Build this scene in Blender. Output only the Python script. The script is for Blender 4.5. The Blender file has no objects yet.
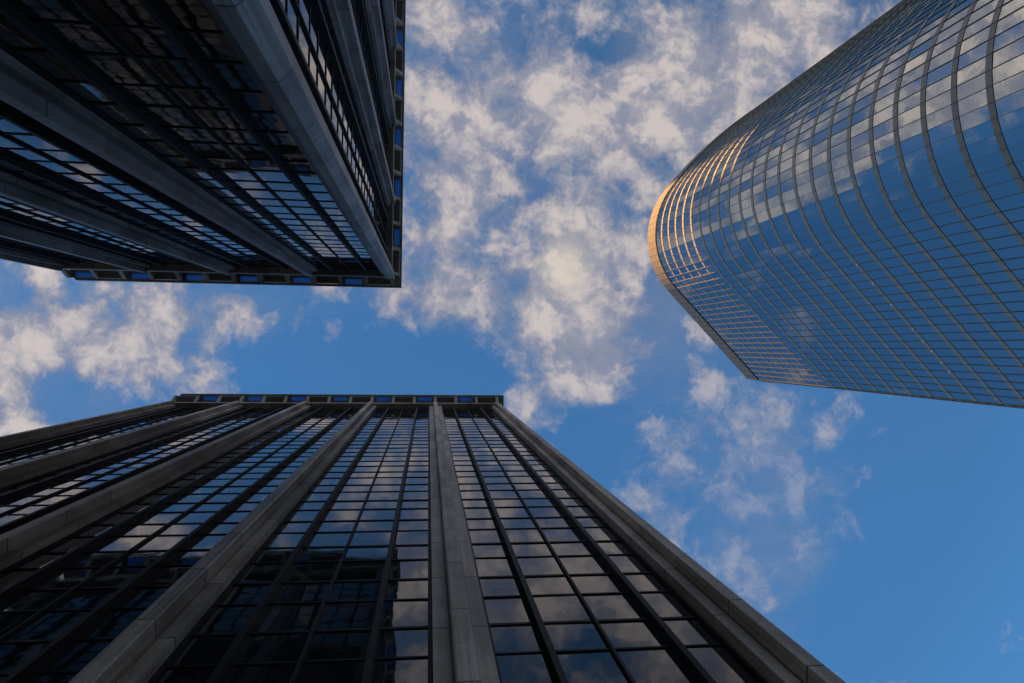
import bpy, bmesh, math, random
from mathutils import Vector, Matrix
random.seed(7)
R = math.radians
scene = bpy.context.scene
C = scene.collection

# ------------------------------------------------------------------ helpers
class MB:
    """collects solids and links them as one mesh object"""
    def __init__(s): s.bm = bmesh.new()
    def prism(s, pts, z0, z1, z1f=None):
        lo = [s.bm.verts.new((x, y, z0)) for x, y in pts]
        hi = [s.bm.verts.new((x, y, z1)) for x, y in pts]
        n = len(pts)
        s.bm.faces.new(lo); s.bm.faces.new(hi)
        for i in range(n):
            s.bm.faces.new((lo[i], lo[(i+1) % n], hi[(i+1) % n], hi[i]))
        return s
    def hexa(s, a, b):            # two matching quads -> closed solid
        a = [s.bm.verts.new(v) for v in a]; b = [s.bm.verts.new(v) for v in b]
        s.bm.faces.new(a); s.bm.faces.new(b)
        for i in range(4):
            s.bm.faces.new((a[i], a[(i+1) % 4], b[(i+1) % 4], b[i]))
        return s
    def build(s, name, mat, parent=None, bevel=0):
        if bevel:
            bmesh.ops.bevel(s.bm, geom=s.bm.edges[:], offset=bevel, segments=1, affect='EDGES')
        bmesh.ops.recalc_face_normals(s.bm, faces=s.bm.faces[:])
        me = bpy.data.meshes.new(name); s.bm.to_mesh(me); s.bm.free()
        me.materials.append(mat)
        o = bpy.data.objects.new(name, me); C.objects.link(o)
        if parent: o.parent = parent
        return o

def tag(o, label=None, cat=None, group=None, kind=None):
    if label: o['label'] = label
    if cat: o['category'] = cat
    if group: o['group'] = group
    if kind: o['kind'] = kind
    return o
def empty(name, loc, rz=0):
    e = bpy.data.objects.new(name, None); C.objects.link(e)
    e.location = loc; e.rotation_euler = (0, 0, rz); e.empty_display_size = 2
    return e

# ------------------------------------------------------------------ node helpers
class NT:
    def __init__(s, nt): s.nt = nt; s.n = nt.nodes; s.l = nt.links
    def put(s, sock, v):
        if isinstance(v, bpy.types.NodeSocket): s.l.new(v, sock)
        elif v is not None:
            if isinstance(v, (tuple, list)) and len(v) == 3 and sock.type == 'RGBA': v = (*v, 1)
            sock.default_value = v
    def m(s, op, a, b=None, c=None, clamp=False):
        n = s.n.new('ShaderNodeMath'); n.operation = op; n.use_clamp = clamp
        for i, v in enumerate((a, b, c)):
            if v is not None: s.put(n.inputs[i], v)
        return n.outputs[0]
    def v(s, op, a, b=None, scale=None):
        n = s.n.new('ShaderNodeVectorMath'); n.operation = op
        s.put(n.inputs[0], a)
        if b is not None: s.put(n.inputs[1], b)
        if scale is not None: s.put(n.inputs['Scale'], scale)
        return n.outputs['Value'] if op in ('DOT_PRODUCT', 'LENGTH', 'DISTANCE') else n.outputs[0]
    def noise(s, vec, scale, detail=4, rough=.55, dist=0, out='Fac', lac=2):
        n = s.n.new('ShaderNodeTexNoise'); s.put(n.inputs['Vector'], vec)
        n.inputs['Scale'].default_value = scale; n.inputs['Detail'].default_value = detail
        n.inputs['Roughness'].default_value = rough; n.inputs['Distortion'].default_value = dist
        n.inputs['Lacunarity'].default_value = lac
        return n.outputs[out]
    def smooth(s, x, lo, hi):
        n = s.n.new('ShaderNodeMapRange'); n.interpolation_type = 'SMOOTHSTEP'
        s.put(n.inputs['Value'], x); n.inputs['From Min'].default_value = lo; n.inputs['From Max'].default_value = hi
        return n.outputs[0]
    def lin(s, x, lo, hi, a, b):
        n = s.n.new('ShaderNodeMapRange'); s.put(n.inputs['Value'], x)
        for k, v in zip(('From Min', 'From Max', 'To Min', 'To Max'), (lo, hi, a, b)): n.inputs[k].default_value = v
        return n.outputs[0]
    def mix(s, f, a, b, mode='MIX'):
        n = s.n.new('ShaderNodeMix'); n.data_type = 'RGBA'; n.blend_type = mode
        s.put(n.inputs[0], f); s.put(n.inputs[6], a); s.put(n.inputs[7], b)
        return n.outputs[2]
    def sep(s, v):
        n = s.n.new('ShaderNodeSeparateXYZ'); s.put(n.inputs[0], v); return n.outputs
    def comb(s, x, y, z):
        n = s.n.new('ShaderNodeCombineXYZ')
        for i, v in enumerate((x, y, z)): s.put(n.inputs[i], v)
        return n.outputs[0]
    def obj(s): return s.n.new('ShaderNodeTexCoord').outputs['Object']

def material(name, rough=.6, color=(.3, .3, .3), **kw):
    m = bpy.data.materials.new(name); m.use_nodes = True
    g = NT(m.node_tree); b = m.node_tree.nodes['Principled BSDF']
    b.inputs['Roughness'].default_value = rough
    b.inputs['Base Color'].default_value = (*color, 1)
    for k, v in kw.items(): b.inputs[k].default_value = v
    return m, g, b
def bump(g, b, height, strength, dist):
    n = g.n.new('ShaderNodeBump'); g.put(n.inputs['Height'], height)
    n.inputs['Strength'].default_value = strength; n.inputs['Distance'].default_value = dist
    g.l.new(n.outputs[0], b.inputs['Normal'])

def concrete(name, dark, light, joint=3.9, off=0.0):
    m, g, b = material(name, .5)
    b.inputs['Specular IOR Level'].default_value = .5
    o = g.obj(); x, y, z = g.sep(o)
    big = g.noise(o, .35, 4, .6)
    streak = g.noise(g.v('MULTIPLY', o, (2.2, 2.2, .12)), 1.0, 5, .62)
    fine = g.noise(o, 9, 6, .7)
    f = g.m('ADD', g.m('MULTIPLY', big, .35), g.m('ADD', g.m('MULTIPLY', streak, .4), g.m('MULTIPLY', fine, .25)))
    f = g.smooth(f, .39, .61)
    col = g.mix(f, dark, light)
    # each cast panel has its own tone; thin dark joint between panels
    k = g.m('FLOOR', g.m('DIVIDE', g.m('ADD', z, off), joint))
    wn = g.n.new('ShaderNodeTexWhiteNoise'); wn.noise_dimensions = '3D'
    g.put(wn.inputs['Vector'], g.comb(g.m('FLOOR', g.m('DIVIDE', g.m('ADD', x, .1), 3.9)), g.m('FLOOR', g.m('DIVIDE', y, 3.9)), k))
    tone = g.lin(wn.outputs['Value'], 0, 1, .72, 1.18)
    fr = g.m('FRACT', g.m('DIVIDE', g.m('ADD', z, off), joint))
    j = g.m('GREATER_THAN', fr, .015)
    col = g.mix(1.0, col, g.comb(tone, tone, tone), 'MULTIPLY')
    col = g.mix(j, (.03, .028, .026), col)
    # dark rain streaks
    st = g.smooth(g.noise(g.v('MULTIPLY', o, (5, 5, .05)), 1.0, 3, .6), .56, .72)
    col = g.mix(g.m('MULTIPLY', st, .5), col, (.06, .055, .05))
    g.put(b.inputs['Base Color'], col)
    bump(g, b, g.m('ADD', fine, g.m('MULTIPLY', g.m('SUBTRACT', 1, j), -3)), .25, .02)
    return m

def glass(name, ior, tint, base, wav, rough=.02, wscale=.45):
    m, g, b = material(name, rough, base)
    b.inputs['IOR'].default_value = ior
    b.inputs['Specular Tint'].default_value = (*tint, 1)
    o = g.obj()
    n1 = g.noise(g.v('MULTIPLY', o, (1, 1, .6)), wscale, 2, .5)
    n2 = g.noise(o, wscale*3.1, 2, .5)
    bump(g, b, g.m('ADD', n1, g.m('MULTIPLY', n2, .18)), 1.0, wav)
    d = g.noise(o, 3.0, 5, .7)
    g.put(b.inputs['Roughness'], g.lin(d, .35, .7, rough*.5, rough*2.2))
    return m

M = {}
M['conc'] = concrete('weathered_concrete', (.27, .195, .14), (.58, .44, .34))
M['conc_b'] = concrete('grey_concrete', (.16, .125, .12), (.36, .29, .28))
M['conc_roof'] = concrete('roof_concrete', (.32, .265, .215), (.48, .41, .34), 50)
M['fin'], g, b = material('dark_bronze_metal', .55, (.010, .010, .010))
b.inputs['Specular IOR Level'].default_value = .12
g.put(b.inputs['Base Color'], g.mix(g.noise(g.obj(), 2.5, 4, .6), (.013, .012, .012), (.026, .024, .022)))
M['core'], _, _ = material('dark_shaft_wall', .9, (.02, .02, .02))
M['glass'] = glass('smoked_window_glass', 1.52, (1, .97, .95), (.012, .012, .013), .008)
M['glass_c'] = glass('blue_coated_glass', 5.2, (.84, .94, 1.0), (.005, .014, .028), .008, .025)
M['blue'], g, b = material('blue_skylight_glass', .35, (.05, .14, .40))
tr = g.n.new('ShaderNodeBsdfTranslucent'); tr.inputs[0].default_value = (.26, .50, .80, 1)
mx = g.n.new('ShaderNodeMixShader'); mx.inputs[0].default_value = .75
g.l.new(b.outputs[0], mx.inputs[1]); g.l.new(tr.outputs[0], mx.inputs[2])
g.l.new(mx.outputs[0], g.n['Material Output'].inputs[0])
M['panel'], g, b = material('grey_soffit_panel', .8)
g.put(b.inputs['Base Color'], g.mix(g.noise(g.obj(), 1.2, 5, .7), (.18, .155, .13), (.34, .30, .26)))
M['band'], g, b = material('stone_spandrel', .45)
o = g.obj()
g.put(b.inputs['Base Color'], g.mix(g.noise(o, .8, 6, .65), (.34, .275, .20), (.48, .395, .31)))
bump(g, b, g.noise(o, 12, 3, .6), .15, .01)
M['crown'], g, b = material('stone_parapet', .5)
o = g.obj(); x, y, z = g.sep(o)
jt = g.m('GREATER_THAN', g.m('FRACT', g.m('DIVIDE', z, 1.25)), .05)
c = g.mix(g.noise(o, .9, 6, .65), (.20, .155, .11), (.31, .245, .17))
g.put(b.inputs['Base Color'], g.mix(jt, (.08, .07, .065), c))
M['mull'], _, _ = material('bronze_mullion', .5, (.27, .205, .13), Metallic=.0)
M['lamp'], _, _ = material('lamp_lens', .4, (.8, .8, .75), **{'Emission Color': (1, .95, .85, 1), 'Emission Strength': .05})
M['edge'], _, _ = material('dark_gasket', .6, (.02, .02, .022))
M['asphalt'], g, b = material('asphalt', .9)
g.put(b.inputs['Base Color'], g.mix(g.noise(g.obj(), 4, 8, .7), (.045, .045, .045), (.075, .073, .07)))
M['paving'], g, b = material('granite_paving', .8)
o = g.obj(); x, y, z = g.sep(o)
jx = g.m('GREATER_THAN', g.m('FRACT', g.m('DIVIDE', x, .9)), .012); jy = g.m('GREATER_THAN', g.m('FRACT', g.m('DIVIDE', y, .6)), .018)
g.put(b.inputs['Base Color'], g.mix(g.m('MULTIPLY', jx, jy), (.06, .06, .06), g.mix(g.noise(o, 1.3, 7, .7), (.34, .32, .29), (.44, .42, .38))))

# ------------------------------------------------------------------ camera (looking almost straight up)
F = 683.0
def nrm(v): return Vector(v).normalized()
CAMZ = 1.6
Zc = nrm(((428.5-512)/F, -(346-341.5)/F, -1))
Xc = Vector((1, 0, 0)); Xc = (Xc - Xc.dot(Zc)*Zc).normalized()
Yc = Zc.cross(Xc)
rot = Matrix((Xc, Yc, Zc))            # rows = world axes seen from the camera
cam = bpy.data.cameras.new('camera'); co = bpy.data.objects.new('camera', cam); C.objects.link(co)
co.matrix_world = Matrix.Translation((0, 0, CAMZ)) @ rot.to_4x4()
cam.sensor_width = 36; cam.lens = 36*F/1024; cam.clip_start = .05; cam.clip_end = 5000
scene.camera = co
def proj(p):
    w = Vector(p) - Vector((0, 0, CAMZ)); c = Vector((Xc*w.x + Yc*w.y + Zc*w.z))
    if c.z > -1e-3: return None
    return 512+F*c.x/-c.z, 341.5-F*c.y/-c.z
def seen_area(quad, normal):
    """pixels a quad covers in the picture, 0 when it faces away or lies outside"""
    cx = sum((Vector(q) for q in quad), Vector())/4
    if Vector(normal).dot(Vector((0, 0, CAMZ))-cx) <= 0: return 0
    P = [proj(q) for q in quad]
    if None in P: return 0
    c = proj(cx)
    if not (0 <= c[0] <= 1024 and 0 <= c[1] <= 683): return 0
    return abs(sum(P[i][0]*P[(i+1) % 4][1]-P[(i+1) % 4][0]*P[i][1] for i in range(4)))/2

def largest(items, name, mat, root, n=100):
    """items: (area, fn(MB)); the n largest become parts of their own, the rest one part"""
    items.sort(key=lambda t: -t[0])
    for a, fn in items[:n]:
        mb = MB(); fn(mb); mb.build(name, mat, root)
    if len(items) > n:
        mb = MB()
        for a, fn in items[n:]: fn(mb)
        tag(mb.build(name, mat, root), kind='stuff')

# ------------------------------------------------------------------ the two concrete framed office blocks
FLOOR = 3.9; BAY = 7.8
def office(root, bays, sidebays, sgn, H, floors, mats):
    """sgn=-1: main facade faces -y (local), +1: faces +y. roof edge of the facade is local y=0.
    the second facade faces +x."""
    conc, roofm = mats
    half = bays*BAY/2
    gtop = H-4.5; zs = []
    z = gtop
    for k in range(floors):
        zs.append((z-2.1, z)); zs.append((z-3.9, z-2.1)); z -= 3.9
    base = z
    SG = half-.55                                    # side glass plane
    faces = []
    front = lambda s, o, z: (s, sgn*(o-1.5), z)
    side = lambda s, o, z: (SG+o, sgn*(-1.5-s), z)    # s measured from the facade's glass plane away
    L = sidebays*BAY
    rz = root.rotation_euler.z; W = Matrix.Translation(root.location) @ Matrix.Rotation(rz, 4, 'Z')
    # core
    mb = MB(); inner = [front(-SG+.0, -.25, 0)[:2], front(SG-.25, -.25, 0)[:2], side(L+.4, -.25, 0)[:2], (-SG, side(L+.4, 0, 0)[1])]
    mb.prism(inner, 0, gtop+1.0); mb.build('wall', M['core'], root)
    # lobby plinth wall
    mb = MB(); pl = [front(-SG, 0.02, 0)[:2], front(SG, 0.02, 0)[:2], side(L+.45, 0.02, 0)[:2], (-SG, side(L+.45, 0, 0)[1])]
    mb.prism(pl, 0, base-.05); mb.build('plinth', conc, root)
    # column profiles (s, outward)
    prof = [(-.72, -.2), (-.72, .38), (-.31, .38), (-.31, .26), (-.25, .26), (-.25, .82), (-.21, .86), (.21, .86), (.25, .82), (.25, .26), (.31, .26), (.31, .38), (.72, .38), (.72, -.2)]
    ctop = H-2.9
    def column(f, s):
        mb = MB(); mb.prism([f(s+a, o, 0)[:2] for a, o in prof], 0, ctop)
        # splayed capital under the beam
        return mb.build('column', conc, root)
    for i in range(1, bays): column(front, -half+i*BAY)
    s0 = -.8                                          # side columns step back from the corner column
    sidecols = [BAY*i - .8 for i in range(1, sidebays+1)]
    for s in sidecols: column(side, s)
    cp = [(-.34, -.2), (-.34, .46), (.04, .46), (.04, .32), (.10, .32), (.10, .86), (.50, .86), (.86, .50), (.86, .10), (.32, .10), (.32, .04), (.46, .04), (.46, -.34), (-.2, -.34)]
    MB().prism([front(SG+a, o, 0)[:2] for a, o in cp], 0, ctop).build('column', conc, root)
    MB().prism([front(-SG-a, o, 0)[:2] for a, o in cp], 0, ctop).build('column', conc, root)
    # bays
    span = []
    xs = [-half+i*BAY for i in range(bays+1)]
    for i in range(bays):
        a = xs[i]+.72 if i else -SG+.30; c = xs[i+1]-.72 if i < bays-1 else SG-.30
        span.append((front, a, c, (0, sgn, 0)))
    sc = [-.6]+sidecols
    for i in range(sidebays):
        a = sc[i]+.72 if i else .30
        span.append((side, a, sc[i+1]-.72, (1, 0, 0)))
    wins, trans = [], []
    for f, a, c, nl in span:
        w = (c-a)/4
        cut = [a, a+(c-a)*.235, (a+c)/2, a+(c-a)*.765, c]
        for k in (1, 2, 3):
            ww, dd = (.085, .27) if k != 2 else (.04, .10)
            s = cut[k]
            MB().prism([f(s-ww, -.1, 0)[:2], f(s-ww, dd, 0)[:2], f(s+ww, dd, 0)[:2], f(s+ww, -.1, 0)[:2]], base, gtop+.7).build('mullion', M['fin'], root)
        # jambs beside the columns
        for s in (a+.05, c-.05):
            MB().prism([f(s-.07, -.1, 0)[:2], f(s-.07, .1, 0)[:2], f(s+.07, .1, 0)[:2], f(s+.07, -.1, 0)[:2]], base, gtop+.7).build('jamb', M['fin'], root)
        wn = (W.to_3x3() @ Vector(nl))
        for j, (z0, z1) in enumerate(zs):
            t = .04 if j % 2 == 0 else .065
            def tfn(mb, f=f, a=a, c=c, z=z1, t=t):
                mb.hexa([f(a, -.08, z-t), f(c, -.08, z-t), f(c, -.08, z+t), f(a, -.08, z+t)],
                        [f(a, 0.035, z-t), f(c, 0.035, z-t), f(c, 0.035, z+t), f(a, 0.035, z+t)])
            q = [W @ Vector(f(a, 0, z1-t)), W @ Vector(f(c, 0, z1-t)), W @ Vector(f(c, 0, z1+t)), W @ Vector(f(a, 0, z1+t))]
            trans.append((seen_area(q, wn), tfn))
            for k in range(4):
                s0_, s1_ = cut[k]+.03, cut[k+1]-.03
                e = [random.gauss(0, .0035) for _ in range(3)]
                tl = random.gauss(0, .003)
                offs = [e[0]+tl, e[1]+tl, e[1]-tl+e[2]*.3, e[0]-tl-e[2]*.3]
                def pfn(mb, f=f, s0=s0_, s1=s1_, z0=z0, z1=z1, of=offs):
                    mb.hexa([f(s0, of[0], z0), f(s1, of[1], z0), f(s1, of[2], z1), f(s0, of[3], z1)],
                            [f(s0, -.035, z0), f(s1, -.035, z0), f(s1, -.035, z1), f(s0, -.035, z1)])
                q = [W @ Vector(f(*v)) for v in ((s0_, 0, z0), (s1_, 0, z0), (s1_, 0, z1), (s0_, 0, z1))]
                wins.append((seen_area(q, wn), pfn))
    largest(wins, 'window', M['glass'], root)
    largest(trans, 'transom', M['fin'], root)
    # dark head strip over the top windows, then the ring beam
    def strip(name, mat, o0, o1, z0, z1, parent=root, ends=(0, 0)):
        mb = MB()
        mb.prism([front(-SG-o1+ends[0], o0, 0)[:2], front(-SG-o1+ends[0], o1, 0)[:2] if not ends[1] else front(-SG-o1+ends[0], o1-ends[1], 0)[:2]]
                 + ([front(-SG-o1+ends[0]+ends[1], o1, 0)[:2]] if ends[1] else [])
                 + [front(SG+o1, o1, 0)[:2], side(L, o1, 0)[:2], side(L, o0, 0)[:2], front(SG+o0, o0, 0)[:2]], z0, z1)
        return mb.build(name, mat, parent)
    strip('head_strip', M['fin'], -.24, .02, gtop+.05, gtop+.95)
    bm_ = strip('roof_beam', roofm, -.26, .65, H-3.35, H-2.25)
    # roof: deck, rim, brackets, panels
    deck = MB().prism([front(-SG-.65, .66, 0)[:2], front(SG+.66, .66, 0)[:2], side(L, .66, 0)[:2], (-SG-.65, side(L, 0, 0)[1])], H-.55, H-.12).build('roof', roofm, root)
    strip('rim', roofm, 1.26, 1.5, H-.62, H, deck, ends=(1.3, .2))
    cell = BAY/3
    def cells(f, lo, n, first):
        for i in range(n):
            s = lo+i*cell
            # bracket (cantilever, tapering towards the rim)
            h0 = .17
            def br(c):
                mb = MB()
                A = [f(c-h0, .60, H-2.2), f(c-h0, .60, H-.56), f(c-h0, 1.30, H-.56), f(c-h0, 1.30, H-.95)]
                B = [f(c+h0, .60, H-2.2), f(c+h0, .60, H-.56), f(c+h0, 1.30, H-.56), f(c+h0, 1.30, H-.95)]
                mb.hexa(A, B).build('bracket', roofm, deck)
            br(s)
            lit = (i+first) % 2 == 0
            z = H-.42 if lit else H-.75
            e0, e1 = (s+.42, s+cell-.42) if lit else (s+.175, s+cell-.175)
            MB().hexa([f(e0, .665, z), f(e1, .665, z), f(e1, 1.255, z), f(e0, 1.255, z)],
                      [f(e0, .665, z+.06), f(e1, .665, z+.06), f(e1, 1.255, z+.06), f(e0, 1.255, z+.06)]
                      ).build('skylight' if lit else 'soffit_panel', M['blue'] if lit else M['panel'], deck)
            if lit:   # solid frames either side of the skylight
                for q0, q1 in ((s+.17, e0-.01), (e1+.01, s+cell-.17)):
                    MB().hexa([f(q0, .665, H-.6), f(q1, .665, H-.6), f(q1, 1.255, H-.6), f(q0, 1.255, H-.6)],
                              [f(q0, .665, H-.2), f(q1, .665, H-.2), f(q1, 1.255, H-.2), f(q0, 1.255, H-.2)]).build('soffit_panel', roofm, deck)
            if i == n-1: br(s+cell)
    MB().prism([front(SG+.73, .335, 0)[:2], front(SG+1.255, .335, 0)[:2], front(SG+1.255, 1.255, 0)[:2], front(SG+.73, 1.255, 0)[:2]], H-.75, H-.3).build('soffit_panel', roofm, deck)
    cells(front, -half, bays*3, 1 if sgn < 0 else 0)
    cells(side, -.15, sidebays*3-1, 1)

root = empty('office_tower', (-10.85, 6.07, 0), .0135)
tag(root, 'bottom office tower of brown concrete columns and smoked windows under a bracketed roof edge', 'office tower')
office(root, 5, 3, -1, 89.5, 21, (M['conc'], M['conc_roof']))
root = empty('office_tower', (-19.35, -6.28, 0), .0135)
tag(root, 'upper left office tower with dark window rows and a chamfered corner column between two facades', 'office tower')
office(root, 4, 5, 1, 74.0, 17, (M['conc_b'], M['conc_roof']))

# ------------------------------------------------------------------ the curved blue glass tower
def curved_tower():
    H = 150.0; FH = 4.05; crown = 5.2
    root = empty('glass_skyscraper', (66, -20, 0))
    tag(root, 'rounded blue glass skyscraper with thin stone floor bands and a sunlit golden crown', 'skyscraper')
    P0 = Vector((72.3, 7.35)); ch = Vector((75.6, 7.95))
    A1 = Vector((53.55, -12.62))
    pts = []
    def seg(a, b, n):
        for i in range(n): pts.append(a+(b-a)*i/n)
    seg(ch, P0, 2); seg(P0, A1, 20)
    def sweep(p, h0, h1, length, n):                 # curve whose heading turns evenly
        for i in range(n):
            pts.append(p.copy()); h = R(h0+(h1-h0)*(i+.5)/n)
            p = p+Vector((math.cos(h), math.sin(h)))*length/n
        return p
    h0 = math.degrees(math.atan2(A1.y-P0.y, A1.x-P0.x)) % 360
    p = sweep(A1, h0, 309, 24.2, 17)
    p = sweep(p, 309, 324, 25.0, 18); pts.append(p)
    n = len(pts)
    org = Vector((66, -20))
    pts = [p-org for p in pts]
    back = [Vector((92, -56))-org, Vector((108, -20))-org, Vector((104, 8.6))-org]
    # outward normals of segments and vertices
    inside = Vector((86, -22))-org
    segn = []
    for i in range(n-1):
        d = (pts[i+1]-pts[i]).normalized(); q = Vector((d.y, -d.x))
        if q.dot(pts[i]-inside) < 0: q = -q
        segn.append(q)
    vn = [(segn[max(i-1, 0)]+segn[min(i, n-2)]).normalized() for i in range(n)]
    def ring(off): return [p+v*off for p, v in zip(pts, vn)]
    MB().prism([tuple(p) for p in ring(-.35)]+[tuple(b) for b in back], 0, H-crown-.2).build('wall', M['core'], root)
    def loop(mb, o0, o1, z0, z1):
        a, b = ring(o0), ring(o1)
        for i in range(n-1):
            mb.hexa([(*a[i], z0), (*b[i], z0), (*b[i], z1), (*a[i], z1)], [(*a[i+1], z0), (*b[i+1], z0), (*b[i+1], z1), (*a[i+1], z1)])
    mb = MB(); mb.prism([tuple(p) for p in ring(.16)]+[tuple(b) for b in back], H-crown, H)
    cr = mb.build('parapet', M['crown'], root)
    # parapet panel joints
    r = ring(.16)
    for i in range(0, n, 1):
        p, v = r[i], vn[i]; t = Vector((-v.y, v.x))*.02
        MB().prism([tuple(p-t-v*.02), tuple(p+t-v*.02), tuple(p+t+v*.006), tuple(p-t+v*.006)], H-crown+.01, H-.01).build('joint', M['edge'], cr)
    nf = 36
    wins = []
    for k in range(nf):
        zt = H-crown-k*FH                            # top of this storey's glass
        zb = zt-FH+.75                               # glass bottom; spandrel below
        mb = MB(); loop(mb, -.3, .03, zb-.72, zb); fb = mb.build('floor_band', M['band'], root)
        mb = MB(); loop(mb, -.3, .038, zb-.745, zb-.722); mb.build('drip_edge', M['edge'], fb)
        a = ring(0)
        for i in range(n-1):
            tl = random.gauss(0, .0016); e = random.gauss(0, .002); v = segn[i]
            if random.random() < .07: tl *= 3.5
            def fn(mb, p=a[i], q=a[i+1], v=v, z0=zb, z1=zt, tl=tl, e=e):
                mb.hexa([(*(p+v*(tl+e)), z0), (*(q+v*(tl-e)), z0), (*(q+v*(-tl-e)), z1), (*(p+v*(-tl+e)), z1)],
                        [(*(p-v*.05), z0), (*(q-v*.05), z0), (*(q-v*.05), z1), (*(p-v*.05), z1)])
            w = lambda p, z: (p.x+org.x, p.y+org.y, z)
            wins.append((seen_area([w(a[i], zb), w(a[i+1], zb), w(a[i+1], zt), w(a[i], zt)], (v.x, v.y, 0)), fn))
    largest(wins, 'window', M['glass_c'], root)
    zl = H-crown-14*FH-FH+.75-.36
    for t in (.10, .22, .36, .52, .60, .665, .74, .80):    # small lights fixed along one floor band
        p = A1+(P0-A1)*t-org; v = segn[8]; u = Vector((-v.y, v.x))*.07
        MB().hexa([(*(p+v*.032-u), zl-.05), (*(p+v*.032+u), zl-.05), (*(p+v*.032+u), zl+.05), (*(p+v*.032-u), zl+.05)],
                  [(*(p+v*.13-u), zl-.06), (*(p+v*.13+u), zl-.06), (*(p+v*.13+u), zl+.06), (*(p+v*.13-u), zl+.06)]).build('lamp', M['lamp'], root)
    for i in range(n):
        p, v = pts[i], vn[i]; t = Vector((-v.y, v.x))*.013
        MB().prism([tuple(p-t-v*.05), tuple(p+t-v*.05), tuple(p+t+v*.095), tuple(p-t+v*.095)], 0, H-crown).build('mullion', M['mull'], root)
curved_tower()

# ------------------------------------------------------------------ added blocks up-sun, out of view, shaped to cast shade on the towers
SA = Vector((-.700, -.714)); SP = Vector((.714, -.700)); EL = 9.0
def add_shade_block(p0, p1, dist, depth, H, name_label, m):
    ang = math.atan2(SP.y, SP.x)
    c = SP*((p0+p1)/2)+SA*dist
    r = empty('shade_block', (c.x, c.y, 0), ang)
    tag(r, name_label, 'high-rise')
    w = (p1-p0)/2; d = depth/2
    MB().prism([(-w, -d), (w, -d), (w, d), (-w, d)], 0, H).build('wall', m, r)
    mb = MB(); z = 5
    while z < H-5:
        mb.prism([(-w+1, -d-.06), (w-1, -d-.06), (w-1, d+.06), (-w+1, d+.06)], z, z+1.9); z += 3.8
    mb.build('window_bands', M['glass'], r)
    MB().prism([(-w-.4, -d-.4), (w+.4, -d-.4), (w+.4, d+.4), (-w-.4, d+.4)], H, H+1.1).build('roof', M['conc_roof'], r)
t9 = math.tan(R(EL))
add_shade_block(-90, 36, 205, 30, 93+205*t9, 'added broad concrete block out of view, shading the bottom office tower', M['conc'])
add_shade_block(38, 56, 260, 26, 121+278*t9, 'added pale slab out of view, shading the glass skyscraper below its top floors', M['conc_b'])
add_shade_block(55.8, 63.7, 262, 22, 105+278*t9, 'added narrow lower block out of view, setting a lower shade line on the skyscraper curve', M['conc'])

add_shade_block(63.5, 150, 300, 24, 156+318*t9, 'added tall block out of view, keeping sun off the far face of the skyscraper', M['conc'])

# ------------------------------------------------------------------ ground
def struct(name, mb, m): return tag(mb.build(name, m), kind='structure')
struct('ground', MB().prism([(-2500, -2500), (2500, -2500), (2500, 2500), (-2500, 2500)], -.6, -.15), M['asphalt'])
struct('plaza', MB().prism([(-60, -5.2), (46, -5.2), (46, 5.4), (-60, 5.4)], -.15, 0), M['paving'])
struct('pavement', MB().prism([(-60, 5.42), (46, 5.42), (46, 50), (-60, 50)], -.15, -.004), M['paving'])
struct('pavement', MB().prism([(-60, -80), (46, -80), (46, -5.22), (-60, -5.22)], -.15, -.004), M['paving'])

# ------------------------------------------------------------------ sun and sky
sd = Vector((SA.x*math.cos(R(EL)), SA.y*math.cos(R(EL)), math.sin(R(EL))))
sun = bpy.data.lights.new('sun', 'SUN'); sun.energy = 4.3; sun.angle = R(.53); sun.color = (1.0, .58, .22)
so = bpy.data.objects.new('sun', sun); C.objects.link(so)
so.rotation_euler = sd.to_track_quat('Z', 'Y').to_euler()

w = bpy.data.worlds.new('World'); scene.world = w; w.use_nodes = True
g = NT(w.node_tree); bg = w.node_tree.nodes['Background']
sky = g.n.new('ShaderNodeTexSky'); sky.sky_type = 'NISHITA'; sky.sun_disc = False
sky.sun_elevation = R(EL); sky.sun_rotation = math.atan2(sd.x, sd.y)
sky.air_density = 1.0; sky.dust_density = .0; sky.ozone_density = 5.0
tc = g.n.new('ShaderNodeTexCoord').outputs['Generated']
x, y, z = g.sep(tc)
zz = g.m('MAXIMUM', z, .06)
P = g.comb(g.m('DIVIDE', x, zz), g.m('DIVIDE', y, zz), 0.0)
wz = 1/F
# (x, y, radius x, radius y, amount) of cloud banks and clear patches, in thousandths of the cloud height
BL = [(-340, -5, 140, 40, .11), (-420, 75, 60, 60, .15), (-200, -40, 60, 25, .10),
      (40, -260, 80, 120, .09), (20, -150, 60, 110, .10), (30, -40, 60, 50, .05), (330, 160, 90, 90, .03), (120, -200, 90, 90, .03), (140, -80, 65, 75, .14), (150, 30, 60, 50, .07), (290, 130, 50, 50, .03), (210, -20, 70, 60, .10), (120, 10, 60, 40, .06),
      (260, -280, 130, 90, .16), (370, -330, 90, 50, .16), (190, -230, 60, 50, .08),
      (20, -10, 60, 30, -.05), (-60, 20, 110, 32, -.26), (-110, 45, 80, 26, -.14), (50, -105, 30, 30, -.08), (95, -115, 25, 25, -.10), (170, -300, 35, 45, -.10),
      (570, 220, 120, 150, -.30), (600, 90, 120, 60, -.16), (230, 75, 160, 30, -.04), (450, 300, 60, 60, -.14), (160, 120, 60, 50, -.14),
      (390, 120, 90, 55, .08), (350, 225, 80, 50, .09), (270, 170, 60, 50, -.03),
      (-650, -200, 260, 200, .24), (-330, -650, 320, 260, .17), (-620, 120, 200, 120, -.08), (0, 740, 420, 270, -.29), (-420, 480, 300, 260, -.19)]
warp = g.v('SCALE', g.v('SUBTRACT', g.noise(P, 7.0, 4, .6, out='Color'), (.5, .5, .5)), scale=.09)
Q = g.v('ADD', P, warp)
tot = None
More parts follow.
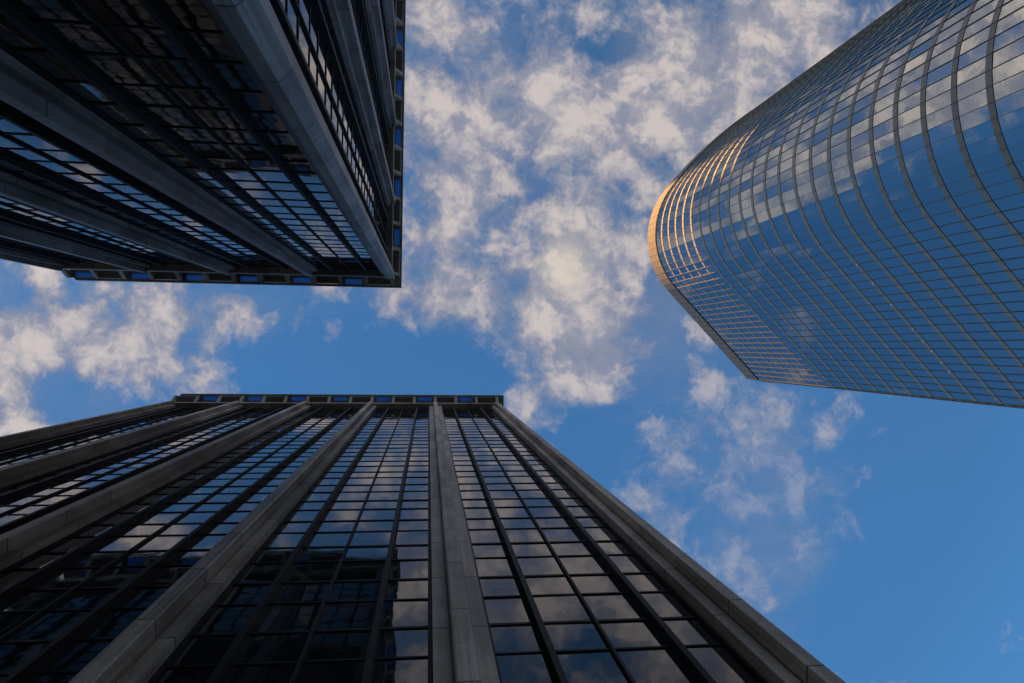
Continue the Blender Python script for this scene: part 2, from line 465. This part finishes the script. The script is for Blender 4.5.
for bx, by, rx, ry, am in BL:
    d = g.v('MULTIPLY', g.v('SUBTRACT', P, (bx*wz, by*wz, 0)), (F/rx, F/ry, 0))
    e = g.m('MULTIPLY', g.m('POWER', math.e, g.m('MULTIPLY', g.v('DOT_PRODUCT', d, d), -1.0)), am)
    tot = e if tot is None else g.m('ADD', tot, e)
n_mid = g.noise(Q, 6.5, 7, .55, 0)
n_lmp = g.noise(g.v('ADD', Q, (4.1, 2.7, 0)), 19.0, 6, .6, 0)
n_fib = g.noise(Q, 60.0, 4, .6)
vo = g.n.new('ShaderNodeTexVoronoi'); vo.feature = 'SMOOTH_F1'; vo.inputs['Scale'].default_value = 13.5; vo.inputs['Smoothness'].default_value = .55
w2 = g.v('SCALE', g.v('SUBTRACT', g.noise(P, 20.0, 5, .62, out='Color'), (.5, .5, .5)), scale=.085)
g.put(vo.inputs['Vector'], g.v('ADD', Q, w2))
puff = g.m('SUBTRACT', .86, vo.outputs['Distance'])          # rounded puffs, thinner between them
tex = g.m('ADD', g.m('ADD', g.m('MULTIPLY', n_mid, .36), g.m('MULTIPLY', n_lmp, .28)), g.m('ADD', g.m('MULTIPLY', n_fib, .12), g.m('MULTIPLY', puff, .25)))
dens = g.m('ADD', tex, g.m('MULTIPLY', tot, .85))
veil = g.m('MULTIPLY', g.smooth(g.m('ADD', g.m('MULTIPLY', g.noise(Q, 4.0, 5, .6), .5), g.m('ADD', g.m('MULTIPLY', n_lmp, .2), tot)), .27, .56), .34)
thin = g.v('MULTIPLY', g.v('SUBTRACT', P, (370*wz, 180*wz, 0)), (F/190, F/150, 0))
thin = g.m('SUBTRACT', 1.0, g.m('MULTIPLY', g.m('POWER', math.e, g.m('MULTIPLY', g.v('DOT_PRODUCT', thin, thin), -1.0)), .68))
alpha = g.m('MAXIMUM', g.m('MULTIPLY', g.smooth(dens, .415, .59), g.m('MULTIPLY', thin, .90)), veil)
core = g.smooth(dens, .52, .70)
toward = g.smooth(g.m('ADD', g.m('MULTIPLY', x, -.700), g.m('MULTIPLY', y, -.714)), .30, .70)   # clouds glow near the sun's side
hot = g.m('POWER', math.e, g.m('MULTIPLY', g.v('DOT_PRODUCT', g.v('SCALE', g.v('SUBTRACT', P, (137*wz, -82*wz, 0)), scale=F/27), g.v('SCALE', g.v('SUBTRACT', P, (137*wz, -82*wz, 0)), scale=F/27)), -1.0))
local = g.m('ADD', g.m('ADD', g.m('MULTIPLY', n_lmp, .55), g.m('MULTIPLY', puff, .32)), g.m('MULTIPLY', n_fib, .28))
shade = g.smooth(local, .47, .68)
lit = g.m('MULTIPLY', g.m('ADD', g.m('MULTIPLY', core, .45), .55), g.m('ADD', g.m('MULTIPLY', shade, .75), .25))
ccol = g.mix(lit, (.205, .235, .34), (.66, .58, .54))
ccol = g.mix(toward, ccol, g.mix(lit, (.34, .33, .40), (1.2, .95, .76)))
ccol = g.mix(g.m('MULTIPLY', hot, .5), ccol, (.86, .74, .55))
grad = g.m('MULTIPLY', g.lin(z, .75, 1.0, .70, .98), g.lin(g.m('DIVIDE', y, zz), -.40, .05, .74, 1.0))
skycol = g.v('SCALE', g.v('MULTIPLY', sky.outputs[0], (.80, .88, .80)), scale=grad)
CL = 2.05      # cloud radiance relative to the sky texture's units
out = g.mix(alpha, skycol, g.v('SCALE', ccol, scale=CL))
g.l.new(out, bg.inputs[0]); bg.inputs[1].default_value = .15

scene.view_settings.view_transform = 'Standard'; scene.view_settings.look = 'None'
scene.view_settings.exposure = 1.7; scene.view_settings.gamma = 1.0
scene.view_settings.use_curve_mapping = False
scene.cycles.max_bounces = 8; scene.cycles.glossy_bounces = 6; scene.cycles.diffuse_bounces = 4
scene.cycles.use_denoising = True
